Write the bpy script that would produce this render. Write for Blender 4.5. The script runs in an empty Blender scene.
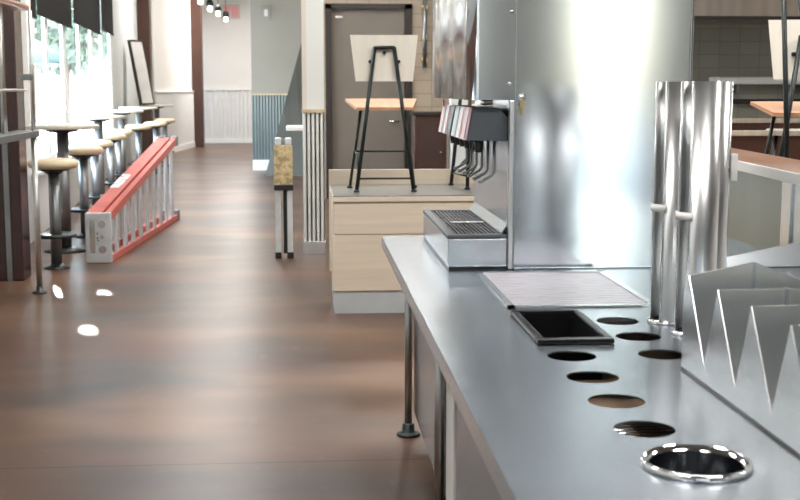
import bpy, bmesh, math, random
from mathutils import Vector, Matrix
random.seed(4)
C = bpy.context.scene.collection
PI = math.pi
V = Vector

# ------------------------------------------------------------------ materials
def mat(name, col, rough=.5, metal=0., noise=0., nscale=6., stretch=(1, 1, 1), bump=0., spec=.5, aniso=0., rvar=0., coat=0., emit=None, estr=0.):
    m = bpy.data.materials.new(name); m.use_nodes = True
    nt = m.node_tree; b = nt.nodes['Principled BSDF']
    b.inputs['Base Color'].default_value = (*col, 1)
    b.inputs['Roughness'].default_value = rough
    b.inputs['Metallic'].default_value = metal
    b.inputs['Specular IOR Level'].default_value = spec
    b.inputs['Anisotropic'].default_value = aniso
    b.inputs['Coat Weight'].default_value = coat
    if emit:
        b.inputs['Emission Color'].default_value = (*emit, 1); b.inputs['Emission Strength'].default_value = estr
    if noise or bump or rvar:
        tc = nt.nodes.new('ShaderNodeTexCoord'); mp = nt.nodes.new('ShaderNodeMapping')
        mp.inputs['Scale'].default_value = stretch
        nz = nt.nodes.new('ShaderNodeTexNoise'); nz.inputs['Scale'].default_value = nscale; nz.inputs['Detail'].default_value = 1.5 if metal > .7 else 5
        nt.links.new(tc.outputs['Object'], mp.inputs[0]); nt.links.new(mp.outputs[0], nz.inputs['Vector'])
        if noise:
            r = nt.nodes.new('ShaderNodeValToRGB')
            r.color_ramp.elements[0].position = .3; r.color_ramp.elements[1].position = .7
            r.color_ramp.elements[0].color = (*[c * (1 - noise) for c in col], 1)
            r.color_ramp.elements[1].color = (*[min(1, c * (1 + noise)) for c in col], 1)
            nt.links.new(nz.outputs['Fac'], r.inputs[0]); nt.links.new(r.outputs[0], b.inputs['Base Color'])
        if rvar:
            mr = nt.nodes.new('ShaderNodeMapRange')
            mr.inputs['To Min'].default_value = max(.02, rough - rvar); mr.inputs['To Max'].default_value = rough + rvar
            nt.links.new(nz.outputs['Fac'], mr.inputs['Value']); nt.links.new(mr.outputs[0], b.inputs['Roughness'])
        if bump:
            bp = nt.nodes.new('ShaderNodeBump'); bp.inputs['Strength'].default_value = bump; bp.inputs['Distance'].default_value = .01
            nt.links.new(nz.outputs['Fac'], bp.inputs['Height']); nt.links.new(bp.outputs[0], b.inputs['Normal'])
    return m

steel = mat('brushed steel', (.60, .645, .685), .27, 1, .05, 3, (1, 60, 1), 0)
steel_top = mat('brushed counter steel', (.43, .475, .52), .26, 1, .06, 2.2, (1, 3, 1), 0)
steel_v = mat('brushed steel upright', (.64, .69, .735), 0.14, 1, .03, 1.6, (3, 3, .3), 0)
steel_soft = mat('dull folded steel', (.72, .735, .74), .27, 1, .05, 5)
steel_warm = mat('warm steel', (.46, .40, .35), .30, 1, .12, 3, (3, 1, .3))
steel_olive = mat('dull olive steel', (.26, .275, .25), .38, .8, .08, 3, (1, 1, .3))
steel_tube = mat('polished tube steel', (.74, .75, .76), .28, 1, .03, 4, (8, 8, .2))
liner_m = mat('dark canister steel', (.30, .31, .33), .16, 1, .05, 5)
sheet_grey = mat('grey plinth top', (.20, .195, .18), .34, .3, .08, 4)
side_steel = mat('dark mirror panel', (.30, .30, .315), .24, .9, .06, 2)
kick_m = mat('pale kick plate', (.62, .68, .70), .4, .25, .05, 5)
chrome = mat('chrome', (.78, .79, .80), .07, 1, .02, 5)
pipe = mat('galvanized pipe', (.48, .50, .49), .35, 1, .1, 20)
pipe_pale = mat('satin rail steel', (.60, .60, .57), .38, 1, .06, 12)
black_iron = mat('blackened steel tube', (.028, .036, .036), .36, .5, .2, 30)
black = mat('black plastic', (.012, .012, .014), .3, 0, .15, 12)
black_gloss = mat('glossy black pan', (.008, .008, .009), .3, 0, .1, 10, spec=.15)
grille_dark = mat('dark grey grille', (.045, .05, .056), .4, .3, .15, 20)
valve_grey = mat('slate grey plastic', (.085, .10, .115), .42, 0, .08, 14)
white_pl = mat('white plastic', (.93, .93, .91), .35, 0, .03, 8)
birch = mat('pale birch', (.82, .72, .58), .42, 0, .07, 3, (.35, 6, 9))
birch_edge = mat('birch edge', (.78, .70, .58), .5, 0, .06, 12)
seat_wood = mat('orange maple', (.58, .29, .15), .55, 0, .10, 3, (9, .5, 5))
panel_wood = mat('white maple', (.88, .83, .73), .42, 0, .05, 3, (6, 6, .6))
grey_wood = mat('weathered grey wood', (.44, .38, .31), .55, 0, .15, 5, (8, 1, 1))
bar_wood = mat('brown bar top', (.30, .17, .115), .3, 0, .15, 4, (6, .6, 1))
cream = mat('cream vinyl', (.66, .55, .37), .42, 0, .04, 10)
dark_steel = mat('dark column steel', (.27, .285, .295), .42, .9, .1, 5)
table_top = mat('pale laminate', (.62, .58, .49), .3, 0, .03, 4)
red_rail = mat('red fibreglass', (.56, .125, .095), .38, 0, .12, 9, (1, 1, 1))
alu = mat('ladder aluminium', (.66, .69, .71), .42, .45, .1, 8)
white_wall = mat('white paint', (.80, .775, .74), .6, 0, .02, 2)
cool_wall = mat('pale cool paint', (.66, .68, .67), .6, 0, .02, 2)
grey_wall = mat('warm grey paint', (.275, .262, .240), .6, 0, .03, 2)
ceil_m = mat('ceiling paint', (.30, .29, .28), .8, 0, .03, 1)
taupe = mat('taupe paint', (.20, .18, .16), .6, 0, .03, 2)
beige_wall = mat('beige paint', (.62, .57, .50), .6, 0, .03, 2)
brown_post = mat('dark brown paint', (.055, .021, .013), .35, 0, .12, 5)
maroon = mat('dark maroon gloss', (.050, .026, .024), .22, 0, .15, 4)
door_m = mat('grey brown door', (.155, .13, .105), .4, 0, .05, 3)
frame_m = mat('black brown frame', (.020, .014, .011), .4, 0, .1, 6)
corr = mat('corrugated zinc', (.74, .77, .75), .35, .25, .06, 4)
corr_dk = mat('corrugated blue grey zinc', (.15, .175, .18), .42, .3, .06, 4)
corr_w = mat('corrugated whitewashed zinc', (.80, .80, .79), .4, .1, .03, 4)
oak_trim = mat('oak trim', (.52, .42, .28), .45, 0, .08, 8)
win_white = mat('white window frame', (.82, .83, .82), .4, 0, .02, 4)
shade_m = mat('charcoal shade cloth', (.013, .012, .011), .9, 0, .1, 40, spec=.15)
brown_in = mat('brown cabinet board', (.42, .29, .19), .6, 0, .12, 6)
label_film = mat('lilac protective film', (.62, .60, .66), .32, .25, .14, 14, (1, 5, 1))
trims_pink = mat('pink print', (.80, .34, .33), .6, 0, .06, 5)
board_grey = mat('grey board', (.60, .58, .56), .5, 0, .06, 4)
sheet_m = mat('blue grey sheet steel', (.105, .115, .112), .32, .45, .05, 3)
pave = mat('outdoor paving', (.74, .73, .70), .9, 0, .06, 1.5)
umb_m = mat('teal parasol cloth', (.10, .19, .21), .8, 0, .06, 4)
leaf_m = mat('outdoor leaves', (.055, .085, .065), .8, 0, .4, 3)
bark_m = mat('bark', (.08, .06, .05), .9, 0, .2, 5)
stucco = mat('outdoor stucco', (.62, .57, .55), .9, 0, .05, 2)
bulb_m = mat('lit bulb', (1, .95, .85), .3, 0, .01, 3, emit=(1, .88, .70), estr=9)
lamp_m = mat('lit diffuser', (1, 1, 1), .5, 0, .01, 3, emit=(1, .97, .93), estr=4)
brass = mat('brass', (.62, .48, .22), .25, 1, .05, 20)

# window glass: thin pane, mostly clear with a fresnel gloss
glass = bpy.data.materials.new('window glass'); glass.use_nodes = True
nt = glass.node_tree; nt.nodes.clear()
o_ = nt.nodes.new('ShaderNodeOutputMaterial'); mx = nt.nodes.new('ShaderNodeMixShader'); tr = nt.nodes.new('ShaderNodeBsdfTransparent')
gl = nt.nodes.new('ShaderNodeBsdfGlossy'); gl.inputs['Roughness'].default_value = .02; lw = nt.nodes.new('ShaderNodeLayerWeight'); pw = nt.nodes.new('ShaderNodeMath'); pw.operation = 'POWER'; pw.inputs[1].default_value = 5
fr = nt.nodes.new('ShaderNodeMath'); fr.operation = 'MULTIPLY_ADD'; fr.inputs[1].default_value = .16; fr.inputs[2].default_value = .03
nt.links.new(lw.outputs['Facing'], pw.inputs[0]); nt.links.new(pw.outputs[0], fr.inputs[0])
tr.inputs[0].default_value = (.95, .98, .98, 1)
nt.links.new(fr.outputs[0], mx.inputs[0]); nt.links.new(tr.outputs[0], mx.inputs[1]); nt.links.new(gl.outputs[0], mx.inputs[2]); nt.links.new(mx.outputs[0], o_.inputs[0])

tint = glass.copy(); tint.name = 'tinted shop front glass'
for n_ in tint.node_tree.nodes:
    if n_.type == 'BSDF_TRANSPARENT': n_.inputs[0].default_value = (.22, .235, .25, 1)

tint_light = glass.copy(); tint_light.name = 'lightly tinted glass'
for n_ in tint_light.node_tree.nodes:
    if n_.type == 'BSDF_TRANSPARENT': n_.inputs[0].default_value = (.42, .445, .455, 1)

# stained, sealed concrete floor with saw-cut joints
floor_m = bpy.data.materials.new('stained concrete'); floor_m.use_nodes = True
nt = floor_m.node_tree; b = nt.nodes['Principled BSDF']; N = nt.nodes.new; L = nt.links.new
tc = N('ShaderNodeTexCoord')
def noise(scale, stretch=(1, 1, 1), detail=6, rough=.6):
    mp = N('ShaderNodeMapping'); mp.inputs['Scale'].default_value = stretch
    n = N('ShaderNodeTexNoise'); n.inputs['Scale'].default_value = scale; n.inputs['Detail'].default_value = detail; n.inputs['Roughness'].default_value = rough
    L(tc.outputs['Object'], mp.inputs[0]); L(mp.outputs[0], n.inputs['Vector']); return n
n1 = noise(1.25, (.55, 1, 1), 2.5, .5); r1 = N('ShaderNodeValToRGB'); L(n1.outputs['Fac'], r1.inputs[0])
e = r1.color_ramp.elements; e[0].position = .34; e[0].color = (.046, .033, .029, 1); e[1].position = .68; e[1].color = (.180, .102, .064, 1)
k = e.new(.5); k.color = (.098, .056, .037, 1)
n2 = noise(.8, (.6, 1.2, 1), 2, .5); r2 = N('ShaderNodeValToRGB'); L(n2.outputs['Fac'], r2.inputs[0])
e = r2.color_ramp.elements; e[0].position = .5; e[0].color = (0, 0, 0, 1); e[1].position = .72; e[1].color = (.6, .6, .6, 1)
m1 = N('ShaderNodeMixRGB'); L(r2.outputs[0], m1.inputs[0]); L(r1.outputs[0], m1.inputs[1]); m1.inputs[2].default_value = (.13, .045, .028, 1)
n3 = noise(9, (1, .5, 1), 2); r3 = N('ShaderNodeValToRGB'); L(n3.outputs['Fac'], r3.inputs[0])
e = r3.color_ramp.elements; e[0].position = .62; e[0].color = (0, 0, 0, 1); e[1].position = .78; e[1].color = (.14, .14, .14, 1)
m2 = N('ShaderNodeMixRGB'); L(r3.outputs[0], m2.inputs[0]); L(m1.outputs[0], m2.inputs[1]); m2.inputs[2].default_value = (.26, .21, .18, 1)
sx = N('ShaderNodeSeparateXYZ'); L(tc.outputs['Object'], sx.inputs[0])
def band(out, period, off, half):
    a = N('ShaderNodeMath'); a.operation = 'SUBTRACT'; a.inputs[1].default_value = off; L(out, a.inputs[0])
    w = N('ShaderNodeMath'); w.operation = 'PINGPONG'; w.inputs[1].default_value = period / 2; L(a.outputs[0], w.inputs[0])
    c = N('ShaderNodeMath'); c.operation = 'LESS_THAN'; c.inputs[1].default_value = half; L(w.outputs[0], c.inputs[0]); return c
j = band(sx.outputs['Y'], 6.4, 4.80, .006)
m3 = N('ShaderNodeMixRGB'); L(j.outputs[0], m3.inputs[0]); L(m2.outputs[0], m3.inputs[1]); m3.inputs[2].default_value = (.030, .022, .018, 1)
L(m3.outputs[0], b.inputs['Base Color'])
n4 = noise(2.3, (1, .6, 1), 2, .5); mr = N('ShaderNodeMapRange'); mr.inputs['From Min'].default_value = 0; mr.inputs['From Max'].default_value = 1
mr.inputs['To Min'].default_value = .22; mr.inputs['To Max'].default_value = .40
L(n4.outputs['Fac'], mr.inputs['Value']); b.inputs['Roughness'].default_value = .33
b.inputs['Specular IOR Level'].default_value = .24

def tile_mat(name, col, grout, size, rough):
    m = bpy.data.materials.new(name); m.use_nodes = True
    nt = m.node_tree; b = nt.nodes['Principled BSDF']; N = nt.nodes.new; L = nt.links.new
    tc = N('ShaderNodeTexCoord'); mp = N('ShaderNodeMapping'); mp.inputs['Rotation'].default_value = (-PI / 2, 0, 0)
    br = N('ShaderNodeTexBrick'); br.offset = 0; br.inputs['Scale'].default_value = 1
    br.inputs['Brick Width'].default_value = size * 1.6; br.inputs['Row Height'].default_value = size; br.inputs['Mortar Size'].default_value = .006
    br.inputs['Color1'].default_value = (*col, 1); br.inputs['Color2'].default_value = (*[c * .88 for c in col], 1); br.inputs['Mortar'].default_value = (*grout, 1)
    L(tc.outputs['Object'], mp.inputs[0]); L(mp.outputs[0], br.inputs['Vector']); L(br.outputs['Color'], b.inputs['Base Color']); b.inputs['Roughness'].default_value = rough
    return m
tile_tan = tile_mat('tan wall tile', (.40, .32, .24), (.24, .19, .14), .178, .4)
tile_grey = tile_mat('grey green wall tile', (.38, .375, .31), (.27, .26, .215), .178, .25)

# printed sticker: blotched yellow, red and black
def blotch(name, cols, scale, stretch=(1, 1, 1)):
    m = bpy.data.materials.new(name); m.use_nodes = True
    nt = m.node_tree; b = nt.nodes['Principled BSDF']; N = nt.nodes.new; L = nt.links.new
    tc = N('ShaderNodeTexCoord'); mp = N('ShaderNodeMapping'); mp.inputs['Scale'].default_value = stretch
    n = N('ShaderNodeTexNoise'); n.inputs['Scale'].default_value = scale; n.inputs['Detail'].default_value = 2
    r = N('ShaderNodeValToRGB'); r.color_ramp.interpolation = 'CONSTANT'; el = r.color_ramp.elements
    el[0].position = 0; el[0].color = (*cols[0], 1); el[1].position = .42; el[1].color = (*cols[1], 1)
    for i, c in enumerate(cols[2:]):
        k = el.new(.52 + .07 * i); k.color = (*c, 1)
    L(tc.outputs['Object'], mp.inputs[0]); L(mp.outputs[0], n.inputs['Vector']); L(n.outputs['Fac'], r.inputs[0]); L(r.outputs[0], b.inputs['Base Color']); b.inputs['Roughness'].default_value = .45
    return m
sticker = blotch('yellow printed sticker', [(.34, .28, .17), (.55, .43, .22), (.64, .54, .33), (.50, .36, .22)], 15)
sticker_w = blotch('white printed sticker', [(.55, .10, .08), (.82, .80, .78), (.70, .72, .75)], 9)
def plain(n, c): return mat('flavour label ' + n, c, .35, 0, .05, 20)
sticker_c = [plain('pink', (.74, .50, .54)), plain('white', (.80, .81, .82)), plain('black', (.02, .02, .022)), plain('pale blue', (.55, .64, .70))]
sticker_red = plain('red', (.60, .05, .06))

# ------------------------------------------------------------------ geometry helpers
def bx(bm, x0, x1, y0, y1, z0, z1, bev=0., seg=2):
    r = bmesh.ops.create_cube(bm, size=1)
    for v in r['verts']:
        v.co = V(((x0 + x1) / 2 + v.co.x * (x1 - x0), (y0 + y1) / 2 + v.co.y * (y1 - y0), (z0 + z1) / 2 + v.co.z * (z1 - z0)))
    if bev:
        es = list({e for v in r['verts'] for e in v.link_edges})
        bmesh.ops.bevel(bm, geom=es, offset=bev, segments=seg, affect='EDGES', profile=.5)

def tube(bm, pts, r, seg=12, r1=None, cap=True):
    pts = [V(p) for p in pts]; n = len(pts); rings = []
    t0 = (pts[1] - pts[0]).normalized()
    up = V((0, 0, 1)) if abs(t0.z) < .9 else V((1, 0, 0))
    a = t0.cross(up).normalized()
    for i, p in enumerate(pts):
        if i == 0: t = t0
        elif i == n - 1: t = (pts[-1] - pts[-2]).normalized()
        else: t = ((pts[i] - pts[i - 1]).normalized() + (pts[i + 1] - pts[i]).normalized()).normalized()
        a = (a - t * a.dot(t)).normalized(); bb = t.cross(a)
        rr = r if r1 is None else r + (r1 - r) * i / (n - 1)
        rings.append([bm.verts.new(p + a * (rr * math.cos(2 * PI * k / seg)) + bb * (rr * math.sin(2 * PI * k / seg))) for k in range(seg)])
    for i in range(n - 1):
        for k in range(seg):
            f = bm.faces.new((rings[i][k], rings[i][(k + 1) % seg], rings[i + 1][(k + 1) % seg], rings[i + 1][k])); f.smooth = True
    if cap:
        bm.faces.new(rings[0][::-1]); bm.faces.new(rings[-1])

def lathe(bm, prof, seg=32, c=(0, 0, 0), a0=0., a1=2 * PI, cap=True):
    full = abs(a1 - a0 - 2 * PI) < 1e-6; n = seg if full else seg + 1; cols = []
    for k in range(n):
        a = a0 + (a1 - a0) * k / seg
        cols.append([bm.verts.new((c[0] + r * math.cos(a), c[1] + r * math.sin(a), c[2] + z)) for r, z in prof])
    for k in range(seg):
        A, B = cols[k], cols[(k + 1) % n]
        for i in range(len(prof) - 1):
            f = bm.faces.new((A[i], B[i], B[i + 1], A[i + 1])); f.smooth = True
    if full and cap:
        if prof[0][0] > 1e-5: bm.faces.new([q[0] for q in cols][::-1])
        if prof[-1][0] > 1e-5: bm.faces.new([q[-1] for q in cols])

def prism(bm, poly, t0, t1, axis='y'):
    def mk(u, v, t): return {'x': (t, u, v), 'y': (u, t, v), 'z': (u, v, t)}[axis]
    A = [bm.verts.new(mk(u, v, t0)) for u, v in poly]; B = [bm.verts.new(mk(u, v, t1)) for u, v in poly]
    n = len(poly)
    bm.faces.new(A); bm.faces.new(B[::-1])
    for i in range(n): bm.faces.new((A[i], B[i], B[(i + 1) % n], A[(i + 1) % n]))

def plate(bm, pts, off):
    A = [bm.verts.new(V(p)) for p in pts]; B = [bm.verts.new(V(p) + V(off)) for p in pts]; n = len(pts)
    bm.faces.new(A); bm.faces.new(B[::-1])
    for i in range(n): bm.faces.new((A[i], B[i], B[(i + 1) % n], A[(i + 1) % n]))

def corrugate(bm, x0, x1, z0, z1, y, pitch, amp, n=8):
    k = max(8, int((x1 - x0) / pitch * n)); prev = None
    for i in range(k + 1):
        x = x0 + (x1 - x0) * i / k; s = math.sin(2 * PI * (x - x0) / pitch)
        yy = y - amp * max(-1, min(1, 1.6 * s))
        cur = (bm.verts.new((x, yy, z0)), bm.verts.new((x, yy, z1)))
        if prev:
            f = bm.faces.new((prev[0], cur[0], cur[1], prev[1])); f.smooth = True
        prev = cur

def obj(name, bm, m, parent=None, loc=(0, 0, 0), rot=(0, 0, 0), smooth=False):
    bmesh.ops.recalc_face_normals(bm, faces=bm.faces)
    me = bpy.data.meshes.new(name); bm.to_mesh(me); bm.free()
    me.materials.append(m); o = bpy.data.objects.new(name, me); C.objects.link(o)
    o.location = loc; o.rotation_euler = rot
    if parent: o.parent = parent
    return o

def B(): return bmesh.new()
def box(name, m, parent, *a, bev=0., **k):
    bm = B(); bx(bm, *a, bev=bev); return obj(name, bm, m, parent, **k)
def tubes(name, m, parent, lines, r, seg=12, **k):
    bm = B()
    for p in lines: tube(bm, p, r, seg)
    return obj(name, bm, m, parent, **k)
def tag(o, label, cat, group=None):
    o['label'] = label; o['category'] = cat
    if group: o['group'] = group
    return o
def thing(name, label, cat, loc=(0, 0, 0), rz=0., group=None):
    o = bpy.data.objects.new(name, None); C.objects.link(o); o.location = loc; o.rotation_euler = (0, 0, rz)
    return tag(o, label, cat, group)
def struct(o): o['kind'] = 'structure'; return o
def dup(root, loc, rz, label, group=None):
    r = root.copy(); C.objects.link(r); r.location = loc; r.rotation_euler = (0, 0, rz); r['label'] = label
    if group: r['group'] = group
    for ch in list(root.children):
        c = ch.copy(); C.objects.link(c); c.parent = r
        for g in list(ch.children):
            d = g.copy(); C.objects.link(d); d.parent = c
    return r

# ------------------------------------------------------------------ camera
H = 1.5
cam = bpy.data.cameras.new('camera'); co = bpy.data.objects.new('camera', cam); C.objects.link(co)
cam.sensor_width = 36; cam.lens = 1220 / 800 * 36; cam.clip_end = 200
co.location = (0, 0, H); co.rotation_euler = (PI / 2 - math.radians(7.564), 0, -math.radians(4.368))
cam.dof.use_dof = True; cam.dof.focus_distance = 4.8; cam.dof.aperture_fstop = 7.0
bpy.context.scene.camera = co

# ------------------------------------------------------------------ room shell
WX = lambda y: -2.644 - .075 * (y - 11.44)            # line of the window wall
WA = math.atan(.075)
CEIL = 4.2
outline = [(8.8, -4.0), (8.8, 34.2), (-3.75, 34.2), (-3.75, 24.0), (WX(24.0) - .07, 24.0), (WX(-4.0) - .07, -4.0)]
bm = B(); prism(bm, outline, -.12, 0, 'z'); struct(obj('floor', bm, floor_m))
bm = B(); prism(bm, outline, CEIL, CEIL + .12, 'z'); struct(obj('ceiling', bm, ceil_m))
bm = B(); bx(bm, 8.6, 8.8, -4.1, 34.3, 0, CEIL); struct(obj('wall_right', bm, white_wall))
bm = B(); bx(bm, -3.75, 8.8, 34.0, 34.2, 0, CEIL); wf = struct(obj('wall_far', bm, white_wall))
bm = B(); corrugate(bm, -3.2, 0, .10, 1.43, 33.97, .11, .018); obj('cladding', bm, corr_w, wf)
box('cap_rail', white_wall, wf, -3.2, 0, 33.93, 33.99, 1.43, 1.47)
box('skirting', white_pl, wf, -3.2, 0, 33.93, 33.99, 0, .12)

# wall behind the camera: a glazed shop front
bm = B()
for a in ((-1.6, -1.3, 0, CEIL), (-1.3, 8.8, 0, .35), (-1.3, 8.8, 3.0, CEIL), (1.7, 2.75, .35, 3.0), (3.45, 5.8, .35, 3.0), (7.6, 8.8, .35, 3.0)):
    bx(bm, a[0], a[1], -4.0, -3.85, a[2], a[3])
struct(obj('wall_front', bm, taupe))
for i, (x0, x1) in enumerate(((-1.3, 1.7), (2.75, 3.45), (5.8, 7.6))):
    bm = B(); nn = 3 if x1 - x0 > 2 else 1
    for q in range(nn + 1):
        x = x0 + (x1 - x0 - .07) * q / nn; bx(bm, x, x + .07, -3.97, -3.89, .35, 3.0)
    bx(bm, x0, x1, -3.97, -3.89, .35, .42); bx(bm, x0, x1, -3.97, -3.89, 2.93, 3.0)
    w = struct(obj('window_%d' % (i + 4), bm, dark_steel))
    bm = B(); bx(bm, x0 + .05, x1 - .05, -3.935, -3.925, .4, 2.95); obj('pane', bm, tint if i != 1 else tint_light, w)

# left wall with the row of windows (built in its own straight frame, then turned)
def wl(o): o.location = (WX(9.0), 9.0, 0); o.rotation_euler = (0, 0, WA); return o
SY = math.hypot(1, .075)
def s_(y): return (y - 9.0) * SY                       # distance along the wall from its near end
sill, head = .66, 3.35
units = ((12.33, 15.5), (15.6, 19.1), (19.2, 22.55))
bm = B()
bx(bm, -.07, 0, s_(-3.9), s_(12.33), 0, CEIL)
bx(bm, -.07, 0, s_(12.33), s_(22.55), 0, sill); bx(bm, -.07, 0, s_(12.33), s_(22.55), head, CEIL)
bx(bm, -.06, -.01, s_(15.5), s_(15.6), sill, head); bx(bm, -.06, -.01, s_(19.1), s_(19.2), sill, head)
bx(bm, -.07, 0, s_(22.55), s_(24.0), 0, CEIL)
wleft = struct(wl(obj('wall_left', bm, cool_wall)))
bm = B(); bx(bm, -.02, .07, s_(12.2), s_(22.7), sill - .03, sill + .01, bev=.006); obj('window_sill', bm, win_white, wleft)
for i, (y0, y1) in enumerate(units):
    a, c = s_(y0), s_(y1); mid = (a + c) / 2
    bm = B()
    for u0, u1 in ((a, a + .12), (mid - .10, mid + .10), (c - .12, c)): bx(bm, -.055, -.02, u0, u1, sill, head, bev=.008)
    bx(bm, -.055, -.02, a, c, sill, sill + .10, bev=.008); bx(bm, -.055, -.02, a, c, head - .1, head, bev=.008)
    w = struct(wl(obj('window_%d' % (i + 1), bm, win_white)))
    bm = B(); bx(bm, -.042, -.036, a + .1, c - .1, sill + .05, head - .05); obj('pane', bm, glass, w)
# roller shades
sh = ((12.42, 12.75, 2.22, 'narrow charcoal roller shade at the near end of the window wall'),
      (12.86, 15.95, 2.27, 'wide charcoal roller shade over the near window, second from the front rail'),
      (16.20, 20.05, 2.36, 'charcoal roller shade over the middle window, third from the front rail'),
      (20.35, 22.60, 2.46, 'charcoal roller shade over the farthest window, hanging lowest in the photo'))
for y0, y1, z, lab in sh:
    bm = B(); bx(bm, .03, .036, s_(y0), s_(y1), z, 3.6)
    o = wl(obj('roller_shade', bm, shade_m)); tag(o, lab, 'window shade', 'roller shades on the window wall')
    bm = B(); bx(bm, .022, .046, s_(y0), s_(y1), z - .03, z + .005, bev=.004); obj('hem_bar', bm, shade_m, o)
    bm = B(); tube(bm, [(.03, s_(y0), 3.62), (.03, s_(y1), 3.62)], .035, 12); obj('roller', bm, win_white, o)
    for e_ in (s_(y0), s_(y1)):
        bm = B(); bx(bm, -.002, .07, e_ - .01, e_ + .01, 3.57, 3.67); obj('bracket', bm, win_white, o)

# wall beyond the windows, dark column, white wall with wainscot, brown post
bm = B(); bx(bm, -3.75, -3.595, 23.9, 31.9, 0, CEIL); bx(bm, -3.75, -3.595, 33.9, 34.2, 0, CEIL); bx(bm, -3.75, -3.595, 31.9, 33.9, 3.4, CEIL); struct(obj('wall_recess', bm, cool_wall))
d2 = struct(box('added_glass_door', win_white, None, -3.70, -3.64, 32.86, 32.94, 0, 3.4))  # unseen glazed door, added to let daylight onto the far wall
for a in ((31.9, 31.98, 0, 3.4), (33.82, 33.9, 0, 3.4), (31.98, 33.82, 0, .1), (31.98, 33.82, 3.3, 3.4)): box('frame', win_white, d2, -3.70, -3.64, *a)
box('pane', tint, d2, -3.672, -3.668, 31.98, 33.82, .1, 3.3)
struct(box('trim_1', brown_post, None, -3.62, -3.33, 26.9, 27.2, 0, CEIL, bev=.01))
def seg_wall(name, p, q, th, z0, z1, m):
    d = V((q[0] - p[0], q[1] - p[1], 0)); ln = d.length; a = math.atan2(d.y, d.x)
    bm = B(); bx(bm, 0, ln, 0, th, z0, z1); return obj(name, bm, m, None, (p[0], p[1], 0), (0, 0, a)), ln
w2, ln = seg_wall('wall_white', (-3.30, 27.2), (-2.88, 31.7), .15, 0, CEIL, white_wall); struct(w2)
bm = B(); corrugate(bm, 0, ln, .12, 1.40, -.02, .11, .015); obj('cladding', bm, corr_w, w2)
box('cap_rail', white_pl, w2, 0, ln, -.05, 0, 1.40, 1.43); box('skirting', white_pl, w2, 0, ln, -.05, 0, 0, .13)
struct(box('trim_2', brown_post, None, -2.90, -2.62, 31.6, 31.9, 0, CEIL, bev=.01))
bm = B(); lathe(bm, [(.05, 0), (.05, .02), (.03, .03), (0, .03)], 16)
tag(obj('thermostat', bm, white_pl, None, (-2.93, 31.45, 2.98), (0, PI / 2, 0)), 'small white round sensor on the white wall beside the brown post', 'sensor')
o = thing('wall_speaker', 'small dark speaker high on the white left wall', 'speaker', (-3.02, 28.9, 3.62))
box('housing', black, o, -.14, .06, -.12, .12, -.05, .25, bev=.02); box('grille', grille_dark, o, .06, .07, -.1, .1, -.03, .23, bev=.004)

# grey inner wall with blue-grey wainscot
bm = B(); bx(bm, -.99, 1.6, 22.65, 22.85, 0, CEIL); bx(bm, -.99, -.79, 22.85, 34.0, 0, CEIL); wg = struct(obj('wall_inner', bm, grey_wall))
bm = B(); corrugate(bm, -.99, .25, .19, 1.37, 22.63, .055, .007); obj('cladding', bm, corr_dk, wg)
box('cap_rail', oak_trim, wg, -.99, .25, 22.58, 22.65, 1.37, 1.40); box('skirting', white_pl, wg, -.99, .25, 22.58, 22.65, 0, .19)
o = box('light_switch', grey_wall, None, -.79, -.63, 22.6, 22.648, 2.72, 2.98, bev=.008); tag(o, 'small square plate high on the grey wall', 'wall plate')
box('rocker', cool_wall, o, -.74, -.68, 22.592, 22.602, 2.79, 2.91)

# pillar
bm = B(); bx(bm, -.033, .161, 11.05, 11.25, 1.28, CEIL, bev=.006); bx(bm, -.032, .160, 11.055, 11.24, 0, 1.28); pl = struct(obj('pillar', bm, cool_wall))
bm = B(); pv = None
for k in range(6):
    x0 = -.033 + k * .0388
    for dx, y in (((0, 11.055), (.003, 11.020), (.026, 11.020), (.029, 11.055)) if k < 5 else ((0, 11.055),)):
        cu_ = (bm.verts.new((x0 + dx, y, .121)), bm.verts.new((x0 + dx, y, 1.285)))
        if pv: bm.faces.new((pv[0], cu_[0], cu_[1], pv[1]))
        pv = cu_
obj('cladding', bm, corr, pl)
box('cap_rail', oak_trim, pl, -.04, .166, 11.008, 11.05, 1.28, 1.312, bev=.003)
box('corner_bead', beige_wall, pl, -.036, .004, 11.042, 11.06, 1.312, CEIL)
box('base_plate', steel_soft, pl, -.037, .165, 11.012, 11.05, 0, .121, bev=.003)
bm = B()
for z in (.2, .5, .8, 1.1):
    for x in (.0205, .098): tube(bm, [(x, 11.025, z), (x, 11.012, z)], .004, 8)
obj('screws', bm, steel, pl)

# back wall with tile and dark door
bm = B(); bx(bm, .15, 1.95, 16.67, 16.85, 2.62, CEIL); bx(bm, 1.436, 1.95, 16.67, 16.85, 0, 2.62); bx(bm, .15, .265, 16.67, 16.85, 0, 2.62); bx(bm, .15, .25, 16.85, 22.7, 0, CEIL)
wb = struct(obj('wall_back', bm, tile_tan))
bm = B(); bx(bm, 1.95, 8.7, 16.67, 16.85, 0, CEIL); struct(obj('wall_kitchen', bm, tile_grey))
bm = B(); bx(bm, .265, .35, 16.62, 16.84, 0, 2.62); bx(bm, 1.335, 1.436, 16.62, 16.84, 0, 2.62); bx(bm, .265, 1.436, 16.62, 16.84, 2.55, 2.62)
dr = struct(obj('door_1', bm, frame_m))
box('leaf', door_m, dr, .35, 1.335, 16.70, 16.75, .01, 2.55, bev=.004)
box('hinge', steel_soft, dr, .40, .50, 16.685, 16.70, 2.43, 2.46); tubes('handle', chrome, dr, [[(1.25, 16.69, 1.05), (1.25, 16.64, 1.05), (1.13, 16.64, 1.05)]], .012)
o = tag(obj('wall_pipe', (lambda bm: (tube(bm, [(1.60, 16.6, 1.78), (1.60, 16.6, 2.75)], .03, 10), bm)[1])(B()), dark_steel), 'thin dark pipe on the tan tiled wall beside the door', 'pipe')
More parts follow.
